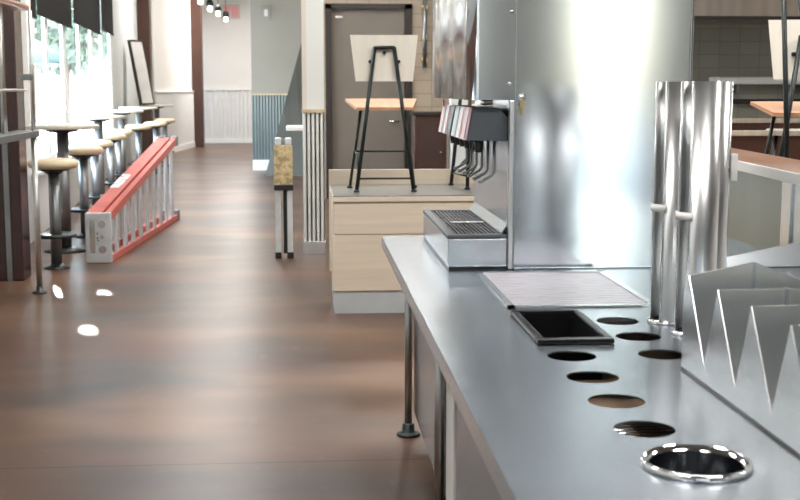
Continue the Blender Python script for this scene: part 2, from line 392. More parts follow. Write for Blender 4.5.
for z in (1.85, 2.15, 2.55): box('pipe_bracket', brass, o, 1.56, 1.64, 16.58, 16.67, z, z + .05)
o = thing('dark_cabinet', 'dark brown panelled cabinet against the tiled wall right of the door', 'cabinet', (1.60, 15.3, 0))
box('body', brown_post, o, -.25, .16, 0, .5, 0, 1.16, bev=.008); box('top', frame_m, o, -.27, .18, -.03, .52, 1.16, 1.20, bev=.004)
d_ = box('door', maroon, o, -.20, .12, -.018, 0, .1, 1.08, bev=.008); tubes('knob', brass, d_, [[(.08, -.018, .7), (.08, -.045, .7)]], .012)
struct(box('trim_3', cool_wall, None, 1.80, 2.02, 15.2, 15.45, 0, CEIL, bev=.006))

# ------------------------------------------------------------------ service counter
# steel worktop with cup cut-outs (2D curve with holes -> mesh)
TOP = .865
def holed_sheet(x0, x1, y0, y1, holes, rects, z, th):
    cu = bpy.data.curves.new('sheet', 'CURVE'); cu.dimensions = '2D'; cu.fill_mode = 'BOTH'; cu.extrude = th / 2
    def poly(pts):
        s = cu.splines.new('POLY'); s.points.add(len(pts) - 1)
        for p, q in zip(s.points, pts): p.co = (q[0], q[1], 0, 1)
        s.use_cyclic_u = True
    poly([(x0, y0), (x1, y0), (x1, y1), (x0, y1)])
    for cx, cy, r in holes: poly([(cx + r * math.cos(2 * PI * k / 48), cy + r * math.sin(2 * PI * k / 48)) for k in range(48)])
    for a, b_, c, d in rects: poly([(a, c), (b_, c), (b_, d), (a, d)])
    to = bpy.data.objects.new('tmp', cu); C.objects.link(to)
    me = bpy.data.meshes.new_from_object(to.evaluated_get(bpy.context.evaluated_depsgraph_get()))
    bpy.data.objects.remove(to); bm = B(); bm.from_mesh(me); bpy.data.meshes.remove(me)
    for v in bm.verts: v.co.z += z - th / 2
    for f in bm.faces: f.smooth = False
    return bm
holes = [(.848, 3.244, .058), (.848, 3.033, .058), (.848, 2.818, .058), (.627, 2.818, .058), (.627, 2.603, .058), (.627, 2.394, .058), (.627, 2.186, .058), (.653, 1.958, .084)]
cnt = thing('service_counter', 'long stainless steel service counter with round cup cut-outs in its top', 'counter', (.32, 5.23, 0))
def cl(o): o.parent = cnt; o.location = (-.32, -5.23, 0); return o
bm = holed_sheet(.32, 1.80, .9, 5.23, holes, [(.585, .75, 2.965, 3.348), (.60, 1.005, 3.48, 4.12)], TOP, .004)
cl(obj('worktop', bm, steel_top))
bm = B()
bx(bm, .32, .324, .9, 5.23, TOP - .048, TOP - .002, bev=.0015); bx(bm, .32, 1.80, 5.226, 5.23, TOP - .048, TOP - .002); bx(bm, .324, .35, .9, 5.23, TOP - .05, TOP - .046)
cl(obj('front_edge', bm, steel))
# steel side panels, inner boards, tubular legs with flanged feet
cl(box('side_panel', side_steel, None, .452, .462, 3.96, 5.12, .114, TOP - .004))
cl(box('side_panel', side_steel, None, .452, .462, .9, 3.64, .114, TOP - .004))
cl(box('white_stile', white_pl, None, .446, .470, 3.66, 3.86, .10, TOP - .004, bev=.003))
def leg(y):
    bm = B(); tube(bm, [(.430, y, .03), (.430, y, TOP - .003)], .0165, 16); l = cl(obj('leg', bm, pipe))
    bm = B(); lathe(bm, [(.052, 0), (.052, .008), (.045, .014), (.028, .018), (.026, .05), (.018, .055)], 24, (.430, y, 0)); obj('foot', bm, black_iron, l)
leg(5.15); leg(3.915)
cl(box('inner_shelf', brown_in, None, .47, 1.79, .92, 5.10, .64, .66)); cl(box('end_panel', steel, None, .452, 1.80, 5.11, 5.12, .114, TOP - .004))
cl(box('divider', brown_in, None, 1.235, 1.245, .92, 2.9, .66, TOP - .01))
# sloping steel upstand at the back, right of the drink tower
bm = B(); prism(bm, [(1.36, TOP), (1.79, TOP), (1.79, .952), (1.36, TOP + .012)], 4.20, 4.208)
for v in bm.verts: v.co.y += (v.co.z - TOP) * .55
cl(obj('upstand', bm, steel))
box('dark_joint', black, cnt, 1.025, 1.53, -1.035, -1.031, TOP - .002, TOP + .003)
bm = B()
for k in range(9): tube(bm, [(.60, 2.42 + k * .022, .775), (.79, 2.42 + k * .022, .775)], .0035, 8)
for x in (.605, .70, .785): tube(bm, [(x, 2.41, .770), (x, 2.61, .770)], .0045, 8)
for x in (.605, .785):
    for y in (2.41, 2.61): tube(bm, [(x, y, .66), (x, y, .772)], .0045, 8)
tag(obj('wire_rack', bm, chrome), 'small wire rack seen under the counter through the cup hole nearest the steel ring', 'rack')

# vent grille with protective film
o = thing('counter_grille', 'flush slatted drain grille set in the counter, covered in lilac film', 'grille', (.80, 3.80, TOP))
bm = B(); bx(bm, -.221, -.199, -.342, .342, .0005, .005); bx(bm, .203, .225, -.342, .342, .0005, .005); bx(bm, -.221, .225, -.342, -.318, .0005, .005); bx(bm, -.221, .225, .318, .342, .0005, .005); obj('frame', bm, steel_soft, o)
bm = B()
for k in range(20):
    y = -.312 + k * .0318; bx(bm, -.199, .203, y, y + .0235, -.004, .0025, bev=.0015)
obj('slats', bm, label_film, o)
box('drip_well', steel_soft, o, -.195, .195, -.31, .31, -.06, -.05)

# black food pan
o = thing('food_pan', 'glossy black rectangular pan sunk in the counter', 'pan', (.667, 3.156, TOP))
bm = B()
for a in ((-.098, .098, -.21, -.182), (-.098, .098, .182, .21), (-.098, -.077, -.182, .182), (.077, .098, -.182, .182)): bx(bm, *a, .001, .014, bev=.004)
obj('rim', bm, black_gloss, o)
bm = B()
prism(bm, [(-.081, .006), (-.064, -.098), (.064, -.098), (.081, .006), (.077, .006), (.060, -.093), (-.060, -.093), (-.077, .006)], -.18, .18)
bx(bm, -.074, .074, -.183, -.179, -.098, .006); bx(bm, -.074, .074, .179, .183, -.098, .006); obj('well', bm, black_gloss, o)
# chrome ring insert
o = thing('steel_canister', 'round chrome rimmed canister dropped in the counter nearest the camera', 'canister', (.653, 1.958, TOP))
bm = B(); lathe(bm, [(.0795, .003), (.088, .012), (.0925, .010), (.0945, .004), (.093, .001), (.080, .001)], 56, cap=False); obj('rim', bm, chrome, o)
bm = B(); lathe(bm, [(.0805, .004), (.079, -.02), (.074, -.17), (0, -.175)], 48, cap=False); obj('liner', bm, liner_m, o)

# zig-zag steel lid organiser
o = thing('lid_organizer', 'folded steel organizer with zigzag notched side standing on the counter', 'organizer', (.847, 2.667, TOP))
PK = [2.632 - .1925 * k for k in range(8)]
poly = [(0, .006), (0, .185)]
for k, p in enumerate(PK):
    poly.append((p - 2.667, .220))
    if k < 7: poly.append((p - .121 - 2.667, .040))
poly.append((-1.44, .10)); poly.append((-1.44, .006))
bm = B(); prism(bm, poly, 0, .002, 'x'); obj('notched_side', bm, steel_soft, o)
bm = B(); prism(bm, [(.004, 0), (.146, 0), (.146, .250), (.004, .220)], -.036, -.032); prism(bm, [(.146, 0), (.315, 0), (.315, .185), (.146, .250)], -.036, -.032); obj('end_wall', bm, steel_soft, o)
for p in PK[1:]:
    bm = B(); y = p - 2.667
    plate(bm, [(.004, y, .220), (.146, y, .220), (.146, y, .004), (.004, y, .004)], (0, .004, 0))
    plate(bm, [(.150, y, .220), (.315, y, .205), (.315, y, .004), (.150, y, .004)], (0, .004, 0)); obj('divider', bm, steel_soft, o)
for p in PK: box('seam', steel, o, .144, .152, p - 2.667 - .004, p - 2.667 + .007, .02, .222 if p != PK[0] else .250)
box('base_gap_shade', black, o, -.001, .006, -1.44, 0, .0005, .006); box('base', steel_soft, o, .004, .315, -1.44, -.032, .001, .004); box('far_side', steel_soft, o, .315, .319, -1.44, -.032, 0, .19)  # black strip stands in for the shaded gap between organizer and counter

# three steel lid tubes
def lid_tube(label, x, y, a_open, clip_z, top):
    o = thing('lid_tube', label, 'lid dispenser', (x, y, TOP), 0, 'steel lid tubes on the counter')
    r = .0515; g = math.radians(42); bm = B()
    for rr in (r, r - .0035):
        lathe(bm, [(rr, .006), (rr, top)], 40, (0, 0, 0), a_open + g, a_open + 2 * PI - g)
    bm.verts.ensure_lookup_table(); n = 41
    for s in (0, 40):
        vs = [bm.verts[s * 2], bm.verts[s * 2 + 1], bm.verts[82 + s * 2 + 1], bm.verts[82 + s * 2]]; bm.faces.new(vs)
    for k in range(40): bm.faces.new((bm.verts[k * 2 + 1], bm.verts[k * 2 + 3], bm.verts[82 + k * 2 + 3], bm.verts[82 + k * 2 + 1]))
    obj('sleeve', bm, steel_tube, o)
    bm = B()
    for e_ in (a_open + g, a_open - g):
        tube(bm, [(r * math.cos(e_), r * math.sin(e_), .006), (r * math.cos(e_), r * math.sin(e_), top)], .003, 8)
    obj('rolled_edge', bm, steel_soft, o)
    bm = B(); lathe(bm, [(.050, 0), (.060, .001), (.060, .006), (.053, .010), (.050, .010)], 40, cap=False); obj('base_flange', bm, chrome, o)
    bm = B()
    for rr in (.0565, .0525): lathe(bm, [(rr, clip_z), (rr, clip_z + .020)], 14, (0, 0, 0), a_open - g * 1.25, a_open + g * 1.25)
    bm.verts.ensure_lookup_table()
    for k in range(14):
        for z in (0, 1): bm.faces.new((bm.verts[k * 2 + z], bm.verts[k * 2 + 2 + z], bm.verts[30 + k * 2 + 2 + z], bm.verts[30 + k * 2 + z]))
    obj('clip', bm, white_pl, o); return o
lid_tube('steel lid tube with white clip, leftmost and nearest the flush grille', .986, 3.229, math.radians(186), .305, .652)
lid_tube('steel lid tube with white clip, middle one just behind the notched organizer', 1.004, 3.062, math.radians(186), .300, .652)
ot = lid_tube('steel lid tube with a tall white tab, rightmost of the cluster', 1.112, 3.300, math.radians(25), .40, .652)
bm = B(); bx(bm, .052, .072, -.02, .0, .38, .455, bev=.002); obj('tab', bm, white_pl, ot)

# ------------------------------------------------------------------ fountain drink tower
tw = thing('drink_tower', 'tall stainless drink dispenser tower with levers above a drip tray', 'drink dispenser', (.712, 4.215, TOP))
def tl(o): o.parent = tw; o.location = (-.712, -4.215, -TOP); return o
tl(box('side_panel', steel_v, None, .722, 1.335, 4.215, 4.222, TOP + .004, 2.25, bev=.002))
tl(box('cabinet', steel_v, None, .726, 1.340, 4.222, 5.12, TOP + .002, 2.25))
tl(box('edge_strip', chrome, None, 1.335, 1.345, 4.208, 4.26, TOP + .003, 2.25, bev=.003))
tl(box('corner_trim', steel_tube, None, .702, .721, 4.209, 4.24, TOP + .003, 1.458, bev=.004))
bm = B(); bx(bm, .704, .726, 4.24, 5.10, TOP + .004, 1.458); tl(obj('backsplash', bm, steel))
# head with a rounded front corner and slightly bowed outer face
bm = B(); pf = []
for k in range(9):
    a = PI + (PI / 2) * k / 8; pf.append((.594 + .040 * math.cos(a), 4.253 + .040 * math.sin(a)))
pf = pf + [(.7215, 4.213), (.7255, 5.10), (.72, 5.40), (.594, 5.42)]
for k in range(13):
    y = 5.38 - (5.38 - 4.27) * k / 12; pf.append((.554 + .004 * math.sin(k * 1.25), y))
prism(bm, pf, 1.459, 2.25, 'z')
hd = tl(obj('head', bm, steel_v))
for f in hd.data.polygons: f.use_smooth = abs(f.normal.z) < .5 and len(f.vertices) == 4 and abs(f.normal.y) < .98
for x, z in ((.706, 1.76), (.702, 1.515)):
    bm = B(); lathe(bm, [(.008, 0), (.008, .002), (.005, .005), (0, .005)], 16); ob = tl(obj('screw', bm, chrome)); ob.location = V((x, 4.2125, z)) + ob.location; ob.rotation_euler = (PI / 2, 0, 0)
tl(box('under_lamp', chrome, None, .62, .66, 4.30, 4.36, 1.440, 1.459, bev=.006))
# valves: six side by side facing the dining room
labs = [0, 1, 3, 2, 1, 0]
for k in range(6):
    y0 = 4.262 + k * .148; y1 = y0 + .132
    bm = B(); prism(bm, [(.562, 1.318), (.700, 1.314), (.703, 1.335), (.703, 1.398), (.676, 1.428), (.582, 1.430)], y0, y1)
    v = tl(obj('valve', bm, valve_grey))
    bm = B(); plate(bm, [(.5595, y0 + .004, 1.318), (.5595, y1 - .004, 1.318), (.5795, y1 - .004, 1.432), (.5795, y0 + .004, 1.432)], (-.006, 0, .001)); obj('flavour_label', bm, sticker_c[labs[k]], v)
    bm = B(); plate(bm, [(.5532, y0 + .012, 1.322), (.5532, y0 + .030, 1.322), (.5728, y0 + .030, 1.428), (.5728, y0 + .012, 1.428)], (-.001, 0, 0)); obj('label_stripe', bm, (sticker_c[2], sticker_red, sticker_c[3])[k % 3], v)
    ym = (y0 + y1) / 2
    bm = B(); lathe(bm, [(.012, 0), (.016, .03), (.018, .045)], 16, (.612, ym, 1.272)); obj('nozzle', bm, black, v)
    for q, dx in enumerate((0,)):
        bm = B(); tube(bm, [(.668, ym, 1.318), (.666, ym, 1.20), (.658, ym, 1.188), (.622, ym, 1.168)], .0055, 8); bx(bm, .612, .626, ym - .014, ym + .014, 1.162, 1.174, bev=.002); obj('lever', bm, dark_steel, v)
tl(box('red_tag', trims_pink, None, .566, .572, 5.06, 5.09, 1.425, 1.452))
# lock with key
bm = B(); lathe(bm, [(.013, 0), (.013, .006), (.009, .012), (0, .012)], 20); lk = tl(obj('lock', bm, chrome)); lk.location = V((.745, 4.215, 1.468)) + lk.location; lk.rotation_euler = (PI / 2, 0, 0)
bm = B(); bx(bm, -.004, .004, -.012, -.002, .012, .020); lathe(bm, [(.010, 0), (.010, .002)], 16, (0, -.026, .014)); bx(bm, -.003, .003, -.062, -.034, .014, .016); obj('key', bm, brass, lk)
# drip tray
dt = thing('drip_tray', 'steel drip tray with black slotted grate at the foot of the drink tower', 'drip tray', (.489, 4.222, TOP))
bm = B(); bx(bm, .002, .212, .002, .905, .010, .110, bev=.004); obj('body', bm, steel, dt)
box('plinth', black, dt, .006, .214, .006, .90, .0005, .012)
bm = B(); bx(bm, .0, .030, 0, .905, .108, .124, bev=.004); bx(bm, .196, .214, 0, .905, .108, .124, bev=.004); bx(bm, .03, .196, 0, .035, .108, .124, bev=.004); bx(bm, .03, .196, .87, .905, .108, .124, bev=.004); obj('rim', bm, valve_grey, dt)
bm = B()
for k in range(11): bx(bm, .034 + k * .0148, .040 + k * .0148, .035, .87, .1095, .1205)
for y in (.24, .44, .66): bx(bm, .03, .196, y, y + .008, .1095, .119)
obj('grate', bm, grille_dark, dt)
bm = B(); bx(bm, .06, .196, .40, .44, .120, .1245, bev=.002); obj('grate_handle', bm, steel_soft, dt)
bm = B(); plate(bm, [(.192, .02, .128), (.192, .86, .128), (.2145, .86, .160), (.2145, .02, .160)], (.003, 0, -.002)); obj('splash_flange', bm, steel, dt)

# ------------------------------------------------------------------ pedestal with counter-height chairs
pd = thing('display_plinth', 'pale birch plinth with drawer fronts and grey steel top, chairs standing on it', 'plinth', (.165, 8.05, 0))
box('carcass', birch, pd, .01, 2.1, .03, .93, .15, .755)
box('upper_front', birch, pd, .012, 2.1, .008, .03, .536, .748, bev=.003); box('lower_front', birch, pd, 0, 2.1, 0, .03, .153, .530, bev=.004)
box('kick_plate', kick_m, pd, .012, 2.09, .012, .92, 0, .153)
bm = B(); bx(bm, .004, 2.1, -.006, .95, .752, .786, bev=.003); obj('top_edge', bm, birch_edge, pd)
box('top_sheet', sheet_grey, pd, .008, 2.1, -.002, .93, .786, .793, bev=.001)
box('back_board', birch, pd, -.004, 2.1, .93, .955, .15, .905, bev=.003)

def make_chair(label, loc, rz, group):
    t = thing('counter_chair', label, 'chair', loc, rz, group)
    bm = B(); plate(bm, [(-.196, -.090, .752), (.196, -.090, .752), (.232, -.070, 1.066), (-.232, -.070, 1.066)], (0, .014, 0)); obj('backrest', bm, panel_wood, t)
    bm = B(); plate(bm, [(-.195, -.115, .556), (.195, -.115, .556), (.258, .29, .612), (-.258, .29, .612)], (0, 0, .020)); obj('seat', bm, seat_wood, t)
    for s in (-1, 1):
        bm = B(); tube(bm, [(s * .196, -.168, .008), (s * .066, -.105, .983)], .0135, 12); lg = obj('leg', bm, black_iron, t)
        bm = B(); lathe(bm, [(.020, 0), (.020, .010), (.013, .018)], 16, (s * .197, -.168, 0)); obj('foot', bm, black_iron, lg)
        bm = B(); tube(bm, [(s * .230, .185, .008), (s * .150, .10, .580)], .0105, 12); lg = obj('leg', bm, black_iron, t)
        bm = B(); lathe(bm, [(.020, 0), (.020, .010), (.013, .018)], 16, (s * .231, .186, 0)); obj('foot', bm, black_iron, lg)
    bm = B(); tube(bm, [(-.070, -.105, .980), (.070, -.105, .980)], .012, 12); obj('top_bar', bm, black_iron, t)
    bm = B(); tube(bm, [(-.194, .145, .263), (.194, .145, .263)], .007, 10); tube(bm, [(-.184, -.163, .092), (.184, -.163, .092)], .007, 10)
    for s in (-1, 1): tube(bm, [(s * .184, -.16, .092), (s * .186, .0, .25), (s * .194, .145, .263)], .006, 10)
    obj('footrest', bm, black_iron, t)
    bm = B()
    for x, z in ((-.098, .885), (.098, .885), (0, .945)): tube(bm, [(x, -.104, z), (x, -.070, z)], .012, 10)
    for x in (-.098, .098): bx(bm, min(x, x * .75), max(x, x * .75), -.104, -.096, .88, .89)
    obj('bolts', bm, black_iron, t); return t
ch = make_chair('black legged wooden chair seen from behind, on the birch plinth left of the drink tower', (.535, 8.50, .793), math.radians(0), 'counter chairs')
dup(ch, (1.255, 8.72, .793), math.radians(-80), 'black legged chair on the birch plinth, mostly hidden behind the dispenser levers', 'counter chairs')

# ------------------------------------------------------------------ right: brown bar, second plinth, more chairs, kitchen
ba = math.atan2(1.994 - 1.922, 5.57 - 4.63)
bar = thing('brown_bar', 'brown topped bar with white edge and steel front at the right', 'bar', (1.945, 4.93, 0), -ba)
box('bar_top', bar_wood, bar, .004, .30, -.6, 2.0, 1.135, 1.167, bev=.002); box('white_edge', white_pl, bar, -.004, .004, -.6, 2.0, 1.122, 1.167, bev=.002)
box('front_panel', steel_olive, bar, .045, .055, .02, 1.95, .1, 1.122); box('near_panel', steel, bar, .04, .055, -.55, -.10, .1, 1.122); box('post', steel_soft, bar, .030, .058, -.10, .02, 0, 1.122, bev=.004)
box('rear_panel', steel, bar, .25, .26, -.55, 1.95, 0, 1.135); box('toe_kick', dark_steel, bar, .08, .25, -.55, 1.95, 0, .1)
p2 = thing('low_plinth', 'birch plinth behind the brown bar carrying the right hand chairs', 'plinth', (2.44, 5.0, 0))
box('carcass', birch, p2, 0, 2.0, 0, 3.0, .1, .76); box('top_sheet', steel_warm, p2, -.01, 2.0, -.01, 3.0, .76, .793, bev=.003); box('kick_plate', steel_soft, p2, .03, 1.98, .03, 2.98, 0, .1)
c3 = dup(ch, (2.70, 6.45, .793), math.radians(-12), 'chair with white backrest and orange seat standing behind the brown bar at the right edge', 'counter chairs')
st = thing('grey_stool', 'grey wooden stool with black legs behind the brown bar, right of the lid tubes', 'stool', (2.97, 7.15, .793), math.radians(-20))
bm = B(); plate(bm, [(-.22, -.20, .43), (.22, -.20, .43), (.20, .20, .43), (-.20, .20, .43)], (0, 0, .028)); obj('seat', bm, grey_wood, st)
for sx_, sy_ in ((-1, -1), (1, -1), (-1, 1), (1, 1)):
    bm = B(); tube(bm, [(sx_ * .20, sy_ * .18, 0), (sx_ * .15, sy_ * .13, .43)], .011, 10); obj('leg', bm, black_iron, st)
bm = B(); tube(bm, [(-.19, -.17, .12), (.19, -.17, .12), (.19, .17, .12), (-.19, .17, .12), (-.19, -.17, .12)], .007, 8); obj('footrest', bm, black_iron, st)
tsd = thing('tall_stand', 'tall black steel A-frame stand rising out of the top right corner of the photo', 'stand', (2.65, 6.12, .793))
for q in ((-.16, 0), (.17, 0)):
    bm = B(); tube(bm, [(q[0], 0, .01), (-.24 if q[0] < 0 else -.20, .02, 1.34)], .013, 12); lg = obj('leg', bm, black_iron, tsd)
    bm = B(); lathe(bm, [(.022, 0), (.022, .010), (.014, .018)], 16, (q[0], 0, 0)); obj('foot', bm, black_iron, lg)
bm = B(); tube(bm, [(-.245, .02, 1.34), (-.195, .02, 1.34)], .016, 12); obj('top_bar', bm, black_iron, tsd)
bm = B(); tube(bm, [(-.168, 0, .12), (.150, 0, .12)], .007, 10); obj('stretcher', bm, black_iron, tsd)
# booths across the kitchen floor
def booth(label, x0, x1, y, z):
    o = thing('booth_bench', label, 'bench', (x0, y, 0), 0, 'booths at the back right')
    box('back', brown_post, o, 0, x1 - x0, 0, .08, 0, z - .05); box('cap_rail', grey_wood, o, -.01, x1 - x0 + .01, -.02, .10, z - .05, z, bev=.006)
    box('seat', seat_wood, o, 0, x1 - x0, -.45, -.02, .42, .48, bev=.01); box('seat_base', brown_post, o, 0, x1 - x0, -.40, 0, 0, .42)
booth('wooden booth with a pale cap rail, lower one in front', 3.4, 4.9, 11.3, 1.10)
booth('wooden booth with a pale cap rail, farther one against the kitchen', 4.2, 5.8, 13.4, 1.16)
# kitchen hood, shelf, dark bar
hd_ = thing('exhaust_hood', 'long brown steel exhaust hood over the kitchen tiles', 'hood', (2.6, 14.6, 0))
bm = B(); prism(bm, [(0, 2.36), (0, 2.9), (.5, 3.4), (1.9, 3.4), (1.9, 2.36)], 0, 5.6, 'x'); obj('canopy', bm, steel_warm, hd_)
box('duct', steel_warm, hd_, 2.2, 3.2, .8, 1.6, 3.4, CEIL); box('drip_lip', frame_m, hd_, 0, 5.6, -.01, .03, 2.32, 2.36)
o = thing('wall_shelf', 'thin white shelf along the grey tiled kitchen wall', 'shelf', (5.55, 16.3, 1.55))
box('board', white_pl, o, 0, 2.4, 0, .35, 0, .10, bev=.01)
for x in (.3, 1.2, 2.1): box('bracket', dark_steel, o, x, x + .03, .05, .36, -.12, 0)
o = thing('dark_bar', 'long black bar low on the grey tiled kitchen wall', 'rail', (4.2, 16.5, 1.28)); box('bar', black, o, 0, 3.6, 0, .05, 0, .07, bev=.005)
for x in (.2, 1.8, 3.4): box('standoff', black, o, x, x + .04, .05, .17, .02, .05)

# ------------------------------------------------------------------ left: stools and tables
def bar_table(label, x, y):
    t = thing('bar_table', label, 'table', (x, y, 0), 0, 'round bar tables along the windows')
    bm = B(); lathe(bm, [(0, 1.128), (.325, 1.128), (.335, 1.134), (.335, 1.160), (.328, 1.167), (0, 1.167)], 40); obj('table_top', bm, table_top, t)
    bm = B(); lathe(bm, [(.05, 1.09), (.14, 1.108), (.15, 1.128)], 24); obj('top_plate', bm, black_iron, t)
    bm = B(); lathe(bm, [(.052, .02), (.052, 1.10)], 24); obj('column', bm, dark_steel, t)
    bm = B(); lathe(bm, [(.20, 0), (.20, .012), (.07, .03), (.055, .04)], 28); obj('base', bm, black_iron, t)
    return t
tb = [(-2.235, 11.44), (-2.53, 15.2), (-2.80, 18.9), (-2.96, 22.0), (-3.02, 25.2)]
tlab = ['round bar table nearest the front rail', 'second round bar table from the front rail', 'middle round bar table of the window row', 'fourth round bar table from the front rail', 'round bar table farthest away, by the leaning framed board']
t0 = bar_table(tlab[0], *tb[0])
for p, l in zip(tb[1:], tlab[1:]): dup(t0, (*p, 0), 0, l)
def bar_stool(label, x, y):
    t = thing('bar_stool', label, 'stool', (x, y, 0), 0, 'cream bar stools along the windows')
    bm = B(); lathe(bm, [(0, .838), (.17, .838), (.198, .850), (.208, .873), (.202, .897), (.17, .914), (.09, .922), (0, .924)], 36); obj('seat', bm, cream, t)
    bm = B(); lathe(bm, [(.05, .79), (.09, .815), (.12, .822), (.155, .838)], 24); obj('seat_plate', bm, black_iron, t)
    bm = B(); lathe(bm, [(.046, .02), (.046, .80)], 24); obj('column', bm, dark_steel, t)
    bm = B(); lathe(bm, [(.15, .262), (.172, .268), (.172, .288), (.15, .294), (.05, .290), (.05, .266), (.15, .262)], 28, cap=False); obj('footrest', bm, black_iron, t)
    bm = B(); lathe(bm, [(.105, 0), (.105, .010), (.060, .022), (.047, .04)], 28); obj('base', bm, black_iron, t); return t
sp = [(-2.10, 10.33), (-2.245, 12.5), (-2.38, 14.0), (-2.52, 16.0), (-2.66, 17.6), (-2.70, 20.0), (-2.63, 21.7), (-2.72, 23.9)]
slab = ['cream topped bar stool nearest the front rail, standing clear of the ladder', 'second cream bar stool from the front rail, behind the ladder end', 'third cream bar stool from the front rail', 'fourth cream bar stool counted from the front rail', 'fifth cream bar stool from the front rail, fourth from the far end',
        'sixth cream bar stool from the front rail, third from the far end', 'seventh cream bar stool from the front rail, second from the far end', 'cream bar stool farthest away, over the far end of the ladder']
s0 = bar_stool(slab[0], *sp[0])
for p, l in zip(sp[1:], slab[1:]): dup(s0, (*p, 0), 0, l)

# folded red stepladder lying on its side
ld = thing('stepladder', 'red folded stepladder with metal steps lying on its side on the floor', 'ladder', (-1.795, 10.58, 0), -math.atan2(.215, 3.62))
Lh = lambda y: .43 + (.945 - .43) * y / 3.6            # height of the upper rail
def rail(name, x0, x1, top, m):
    bm = B(); n = 2
    for y0, y1 in ((.05, 3.56),):
        z = (lambda y: Lh(y)) if top else (lambda y: .062)
        d = .075 if top else .058
        plate(bm, [(x0, y0, z(y0) - d), (x0, y1, z(y1) - d), (x0, y1, z(y1)), (x0, y0, z(y0))], (x1 - x0, 0, 0))
    return obj(name, bm, m, ld)
rail('front_rail', .055, .105, True, red_rail); rail('front_rail', .055, .105, False, red_rail)
rail('rear_rail', -.105, .025, True, red_rail); rail('rear_rail', -.105, -.055, False, red_rail)
for k in range(9):
    y = .32 + k * .365
    box('step', alu, ld, .078, .100, y - .060, y + .060, .03, Lh(y) - .05, bev=.006)
for k in range(4):
    y = .5 + k * .85; box('rear_brace', alu, ld, -.095, -.075, y - .02, y + .02, .05, Lh(y) - .05)
bm = B(); bx(bm, -.11, .11, 0, .055, .004, .438, bev=.008); cp = obj('top_cap', bm, alu, ld)
bm = B()
for z, x, r in ((.34, .035, .032), (.12, .035, .034), (.23, .035, .018)): tube(bm, [(x, -.0015, z), (x, .012, z)], r, 20)
bx(bm, -.075, -.025, -.0015, .01, .09, .38, bev=.004); obj('cap_recess', bm, steel_soft, cp)
bm = B()
for x, z in ((-.005, .26), (-.005, .22), (.0, .20)): tube(bm, [(x, -.004, z), (x, .01, z)], .007, 10)
obj('cap_bolts', bm, black, cp)
bm = B(); bx(bm, -.11, -.02, 1.0, 1.6, 0, .001); o = obj('warning_sticker', bm, sticker_w, ld, (0, 0, Lh(1.0) + .002), (math.atan2(.515, 3.68), 0, 0))
o.data.transform(Matrix.Translation((0, -1.0, 0))); o.location = (0, 1.0, Lh(1.0) + .0015)
for x0, x1 in ((.05, .112), (-.112, -.045)):
    for z0, z1 in ((.0, .11), (.84, .955)): box('foot', dark_steel, ld, x0, x1, 3.52, 3.63, z0, z1, bev=.01)

# upright folded step stool with a yellow sticker
fs = thing('folded_step_stool', 'slim folded aluminium step stool with yellow sticker standing left of the grey pillar', 'step stool', (-.205, 10.80, 0))
for s in (-1, 1):
    lg = box('leg', alu, fs, s * .052 - .024, s * .052 + .024, -.02, .05, .05, .62, bev=.004)
    box('foot', black, lg, s * .054 - .028, s * .054 + .028, -.03, .06, 0, .055, bev=.004)
box('inner_leg', black_iron, fs, -.006, .030, .02, .06, .04, .62); box('tread', black, fs, -.085, .085, -.045, .05, .605, .655, bev=.006)
box('sticker_panel', sticker, fs, -.082, .080, -.04, .03, .655, 1.0, bev=.003)
for s in (-1, 1): box('handle', alu, fs, s * .045 - .028, s * .045 + .028, -.03, .03, 1.0, 1.07, bev=.012)

# rail with ledge at the front left
rl = thing('guard_rail', 'metal guard rail with grey ledge, thin rods and floor post at the left', 'railing', (-1.973, 9.06, 0))
bm = B(); tube(bm, [(0, 0, .012), (0, 0, 1.15)], .022, 16); po = obj('post', bm, pipe_pale, rl)
bm = B(); lathe(bm, [(.055, 0), (.055, .010), (.026, .016), (.024, .05)], 24); obj('foot', bm, black_iron, po)
bm = B(); tube(bm, [(0, 0, 1.19), (-.0, .03, 2.05)], .015, 12); obj('upper_post', bm, pipe_pale, rl)
box('ledge', dark_steel, rl, -.13, .03, -4.2, .06, 1.145, 1.195, bev=.006)
bm = B()
for y in (-.66, -1.02, -2.2, -3.4): tube(bm, [(-.05, y, 1.19), (-.05, y, 2.10)], .013, 10)
obj('rods', bm, pipe_pale, rl)
bm = B(); tube(bm, [(-.05, -4.2, 2.12), (-.05, -.74, 2.12), (-.05, -.68, 2.11), (-.05, -.64, 2.06), (-.05, -.62, 1.98), (-.05, -.62, 1.19)], .015, 10); obj('hoop', bm, pipe_pale, rl)
bm = B(); tube(bm, [(-.04, -4.2, 1.485), (-.04, -.02, 1.485)], .010, 10); obj('mid_bar', bm, pipe_pale, rl)
box('bracket', dark_steel, rl, -.075, .012, -.03, .02, 1.555, 1.60, bev=.004)
bm = B(); bx(bm, -.10, .01, -4.2, -.02, 2.055, 2.09, bev=.014, seg=3); bx(bm, -.10, .01, -4.2, -.02, 2.045, 2.058, bev=.003); obj('handrail', bm, bar_wood, rl)
# dark maroon panel by the rail
mp_ = struct(box('trim_4', maroon, None, -2.62, -2.215, 9.64, 9.9, 0, CEIL, bev=.012))
box('strip', dark_steel, mp_, -2.34, -2.30, 9.625, 9.64, 0, CEIL)

